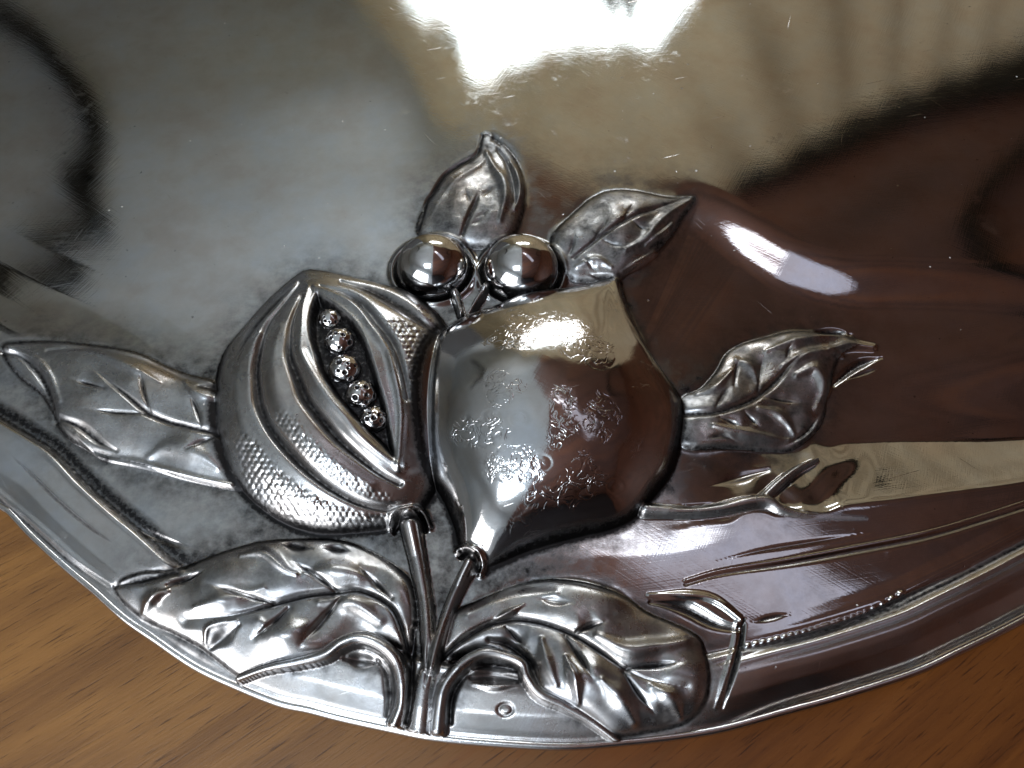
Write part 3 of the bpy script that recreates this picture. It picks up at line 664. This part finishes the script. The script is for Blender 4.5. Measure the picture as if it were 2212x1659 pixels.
mm = N(nt, 'ShaderNodeMix', data_type='RGBA', blend_type='MULTIPLY'); mm.inputs['Factor'].default_value = .8
L(shade_mix.outputs['Result'], mm.inputs['A']); L(c2.outputs[0], mm.inputs['B']); L(mm.outputs['Result'], b.inputs['Base Color'])
b.inputs['Roughness'].default_value = .38; b.inputs['Specular IOR Level'].default_value = .4
bp = N(nt, 'ShaderNodeBump', i_Strength=.4, i_Distance=.0002); L(g2.outputs[0], bp.inputs['Height']); L(bp.outputs[0], b.inputs['Normal'])
x0, x1, y0, y1, tz = -.75, .75, -.32, .62, -.03
bv = .004
def slab(x0, x1, y0, y1, z0, z1, bv):
    v = [(x0, y0, z0), (x1, y0, z0), (x1, y1, z0), (x0, y1, z0), (x0, y0, z1-bv), (x1, y0, z1-bv), (x1, y1, z1-bv), (x0, y1, z1-bv),
         (x0+bv, y0+bv, z1), (x1-bv, y0+bv, z1), (x1-bv, y1-bv, z1), (x0+bv, y1-bv, z1)]
    f = [(3, 2, 1, 0), (8, 9, 10, 11)]+[(i, (i+1) % 4, 4+(i+1) % 4, 4+i) for i in range(4)]+[(4+i, 4+(i+1) % 4, 8+(i+1) % 4, 8+i) for i in range(4)]
    return v, f
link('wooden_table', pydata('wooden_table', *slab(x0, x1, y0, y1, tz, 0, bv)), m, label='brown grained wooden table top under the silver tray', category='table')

# ------------------------------------------------------------------ the surroundings the metal mirrors
def paint(name, col, rough=.8, var=.12, sc=4.0):
    m, nt, b = nodemat(name); tc = N(nt, 'ShaderNodeTexCoord'); n = N(nt, 'ShaderNodeTexNoise', i_Scale=sc, i_Detail=5.0); nt.links.new(tc.outputs['Object'], n.inputs['Vector'])
    r = ramp(nt, [(.3, tuple(c*(1-var) for c in col)), (.7, tuple(min(1, c*(1+var)) for c in col))]); nt.links.new(n.outputs[0], r.inputs[0]); nt.links.new(r.outputs[0], b.inputs['Base Color'])
    if name == 'stained_boards':
        mp = N(nt, 'ShaderNodeMapping'); mp.vector_type = 'TEXTURE'; mp.inputs['Scale'].default_value = (1.4, .16, 1); mp.inputs['Rotation'].default_value = (0, 0, .5); nt.links.new(tc.outputs['Object'], mp.inputs['Vector'])
        n.inputs['Scale'].default_value = 1.0; n.inputs['Roughness'].default_value = .65; nt.links.new(mp.outputs[0], n.inputs['Vector'])
        e = r.color_ramp.elements; e[0].color = (.13, .085, .085, 1); e[1].color = (.42, .20, .13, 1); q = e.new(.5); q.color = (.29, .165, .145, 1)
    b.inputs['Roughness'].default_value = rough; return m
def glow(name, col, s):
    m = bpy.data.materials.new(name); m.use_nodes = True; nt = m.node_tree; nt.nodes.clear()
    e = nt.nodes.new('ShaderNodeEmission'); e.inputs[0].default_value = (*col, 1); e.inputs[1].default_value = s
    o = nt.nodes.new('ShaderNodeOutputMaterial'); nt.links.new(e.outputs[0], o.inputs[0]); return m
ZC = 1.70
def bounce(px, py, z=ZC):                     # where the flat floor of the tray mirrors a ceiling point
    x, y = unproj(px, py, Z0); v = np.array([x, y, Z0])-CAM
    t = (z-Z0)/-v[2]; return float(x+v[0]*t), float(y+v[1]*t)
RAIL = [(-1.3, 3.3), (-.75, 2.9), (-.42, 2.45), (-.26, 2.07), (-.08, 1.96), (.2, 1.74), (.53, 1.63), (.82, 1.76), (1.25, 2.05), (1.69, 2.27), (2.6, 2.75)]
def plate(name, poly, z, t, mat):
    n = len(poly); v = [(x, y, z) for x, y in poly]+[(x, y, z+t) for x, y in poly]
    f = [tuple(range(n))[::-1], tuple(range(n, 2*n))]+[(i, (i+1) % n, n+(i+1) % n, n+i) for i in range(n)]
    return link(name, pydata(name, v, f), mat, kind='structure')
M_CEIL = paint('ceiling_plaster', (.72, .82, .89), sc=2.0); M_LOFT = paint('stained_boards', (.29, .165, .14), .5, .45, 3.0); M_DARK = paint('dark_beam', (.02, .022, .02), .6)
plate('ceiling', [(-4, -3), (3.2, -3), (3.2, 4.4), (-4, 4.4)], ZC+.05, .05, M_CEIL)
loft = [(.06, -3), (3.1, -3), (3.1, 2.95)]+RAIL[:5:-1]+[bounce(x, y) for x, y in ((1470,412),(1250,384),(1165,345),(1115,330),(1090,420))]+[(.05, 1.2)]
plate('ceiling_boards', loft, ZC, .02, M_LOFT)
def strip(name, pts, z, t, wd, mat):
    p = spline(pts, 6); tg = np.gradient(p, axis=0); tg /= np.linalg.norm(tg, axis=1, keepdims=True); nn = np.stack([-tg[:, 1], tg[:, 0]], 1)
    W_ = np.interp(np.linspace(0, 1, len(p)), np.linspace(0, 1, len(wd)), wd)[:, None]/2
    a, b = p+nn*W_, p-nn*W_
    return plate(name, [tuple(q) for q in a]+[tuple(q) for q in b[::-1]], z, t, mat)
strip('ceiling_beam', [bounce(x, y, ZC) for x, y in ((1490,420),(1560,415),(1640,395),(1720,360),(1830,310),(1950,240),(2050,190),(2230,130),(2400,60))], ZC-.06, .05, [.03, .07, .09, .10, .17, .32, .4], M_DARK)
strip('ceiling_beam', [bounce(x, y, ZC) for x, y in ((-30,10),(60,60),(110,120),(175,200),(205,290),(185,350),(150,375),(180,420),(215,480),(150,510),(60,530),(-40,600))], ZC-.01, .05, [.09, .06, .07, .07, .05, .05, .04], M_DARK)
strip('ceiling_beam', [bounce(x, y, ZC) for x, y in ((2260,290),(2150,390),(2085,480),(2110,560),(2130,640),(2095,720),(2130,760),(2260,775))], ZC-.05, .03, [.05, .035, .04, .06, .05, .04], M_DARK)
# curtain with folds and a ragged opening before the bright window
m, nt, b = nodemat('curtain_cloth'); tc = N(nt, 'ShaderNodeTexCoord'); n = N(nt, 'ShaderNodeTexNoise', i_Scale=3.0, i_Detail=5.0); nt.links.new(tc.outputs['Object'], n.inputs['Vector'])
r = ramp(nt, [(.3, (.44, .36, .21)), (.7, (.58, .50, .32))]); nt.links.new(n.outputs[0], r.inputs[0]); nt.links.new(r.outputs[0], b.inputs['Base Color']); b.inputs['Roughness'].default_value = .9
M_CURT = m
tl = nt.nodes.new('ShaderNodeBsdfTranslucent'); tl.inputs[0].default_value = (.9, .72, .48, 1); mxs = nt.nodes.new('ShaderNodeMixShader'); mxs.inputs[0].default_value = .027
nt.links.new(b.outputs[0], mxs.inputs[1]); nt.links.new(tl.outputs[0], mxs.inputs[2]); nt.links.new(mxs.outputs[0], nt.nodes['Material Output'].inputs[0])
rl = spline(RAIL, 24); seg = np.concatenate([[0], np.cumsum(np.hypot(*np.diff(rl, axis=0).T))])
zs = np.linspace(ZC+.09, -.75, 90)
tg = np.gradient(rl, axis=0); tg /= np.linalg.norm(tg, axis=1, keepdims=True)
nn = np.stack([-tg[:, 1], tg[:, 0]], 1)
HOLE = spline([(850,-20),(875,12),(900,40),(950,55),(990,80),(1000,120),(1005,150),(1025,172),(1058,186),(1082,172),(1075,155),(1130,140),(1180,115),(1240,108),(1310,105),(1370,95),(1400,108),(1425,95),(1450,65),(1470,40),(1490,18),(1510,-10),(1535,-50),(1545,-90),(1480,-150),(900,-150),(842,-80)], 4, True)
vs_, fs_ = [], []
for z in zs:
    k = (ZC-z)/2.4
    off = .022*np.sin(seg*27+1.2*np.sin(seg*3+z*1.1)-z*15)*(.5+k)
    for q, o_, e in zip(rl, off, nn): vs_.append((q[0]+e[0]*o_, q[1]+e[1]*o_, z))
V = np.array(vs_); vx = V[:, 0]; vy = V[:, 1]; vz = V[:, 2]-2*(V[:, 2]-Z0)     # mirrored in the tray's floor
PX, PY = proj(vx, vy, vz)
_, _, _, hin = polydist(PX, PY, HOLE, True)
nr = len(rl)
for i in range(len(zs)-1):
    for j in range(nr-1):
        a = i*nr+j; f = (a, a+1, a+nr+1, a+nr)
        if not all(hin[k] for k in f): fs_.append(f)
link('curtain', pydata('curtain', vs_, fs_, True), M_CURT, kind='structure')
tb = []; fb = []
for px0, py0, px1, py1, wd in ((1296,-25,1338,72,10),(1375,-40,1354,78,11),(1320,-40,1326,30,16),(1345,-40,1348,22,18),(1300,-30,1318,14,14),(1318,40,1308,44,5)):
    for kk, (a_, b_) in enumerate(((px0, py0), (px1, py1))):
        x, y = unproj(a_, b_, Z0); v = np.array([x, y, Z0])-CAM; t_ = 1.75/np.hypot(v[0], v[1]); q = np.array([x+v[0]*t_, y+v[1]*t_, Z0-v[2]*t_]); hw_ = wd*.0026*(1 if kk == 0 else .12)
        tb += [(q[0]-hw_, q[1], q[2]), (q[0]+hw_, q[1], q[2]), (q[0], q[1]+hw_, q[2])]
    n0 = len(tb)-6; fb += [(n0, n0+1, n0+4, n0+3), (n0+1, n0+2, n0+5, n0+4), (n0+2, n0, n0+3, n0+5), (n0, n0+2, n0+1), (n0+3, n0+4, n0+5)]
link('hanging_twigs', pydata('hanging_twigs', tb, fb), M_DARK, kind='structure')
def pane(name, c, u, v, mat, frame=True):
    c, u, v = map(np.array, (c, u, v)); q = [c-u-v, c+u-v, c+u+v, c-u+v]
    return link(name, pydata(name, q, [(0, 1, 2, 3)]), mat, kind='structure')
M_FAR = glow('far_daylight', (.95, .98, 1.0), FAR_LIGHT); M_NEAR = glow('added_near_glow', (.82, .91, 1.0), NEAR_LIGHT); M_LOFTD = glow('added_loft_dim_glow', (.86, .84, 1.0), .75); M_LOFTW = glow('added_loft_glow', (.88, .9, 1.0), 3.4); M_SIDE = glow('side_daylight', (.93, .96, 1.0), SIDE_LIGHT)
pane('far_window', (1.0, 2.95, .75), (1.42, .05, 0), (0, 0, .95), M_FAR)
pane('added_roof_pane', (-.42, -.55, ZC+.03), (.27, 0, 0), (0, .20, 0), M_NEAR)  # unseen glowing pane added overhead for highlights and light on the table
pane('added_loft_pane', (.26, .78, ZC-.03), (.10, -.08, 0), (.034, .040, 0), M_LOFTW)  # unseen glowing pane added to make the bright streak along the fold
pane('added_loft_pane', (.66, .45, ZC-.03), (.30, -.25, 0), (.075, .085, 0), M_LOFTD)  # dim lavender pane, added to carry the streak on to the right
pane('side_window', (-.80, -.95, .70), (.46, -.30, 0), (0, 0, .48), M_SIDE)
plate('room_floor', [(-4, -3), (3.2, -3), (3.2, 4.4), (-4, 4.4)], -.80, .04, paint('floor_boards', (.30, .22, .15)))
def wall(name, a, b_, mat):
    return link(name, pydata(name, [(*a, -.76), (*b_, -.76), (*b_, ZC+.05), (*a, ZC+.05)], [(0, 1, 2, 3)]), mat, kind='structure')
wall('left_wall', (-3.98, -2.9), (-3.98, 4.3), paint('left_plaster', (.55, .57, .57)))
wall('right_wall', (1.6, -2.6), (2.3, 3.0), paint('right_panelling', (.16, .06, .035), .5, .3))
wall('near_wall', (-3.9, -1.9), (-.02, -1.9), paint('near_plaster', (.42, .45, .48)))
wall('near_wall', (-.02, -1.9), (2.2, -1.9), paint('near_panelling', (.045, .042, .05), .5, .3))
print('tris ~', int(cv.sum()*2))
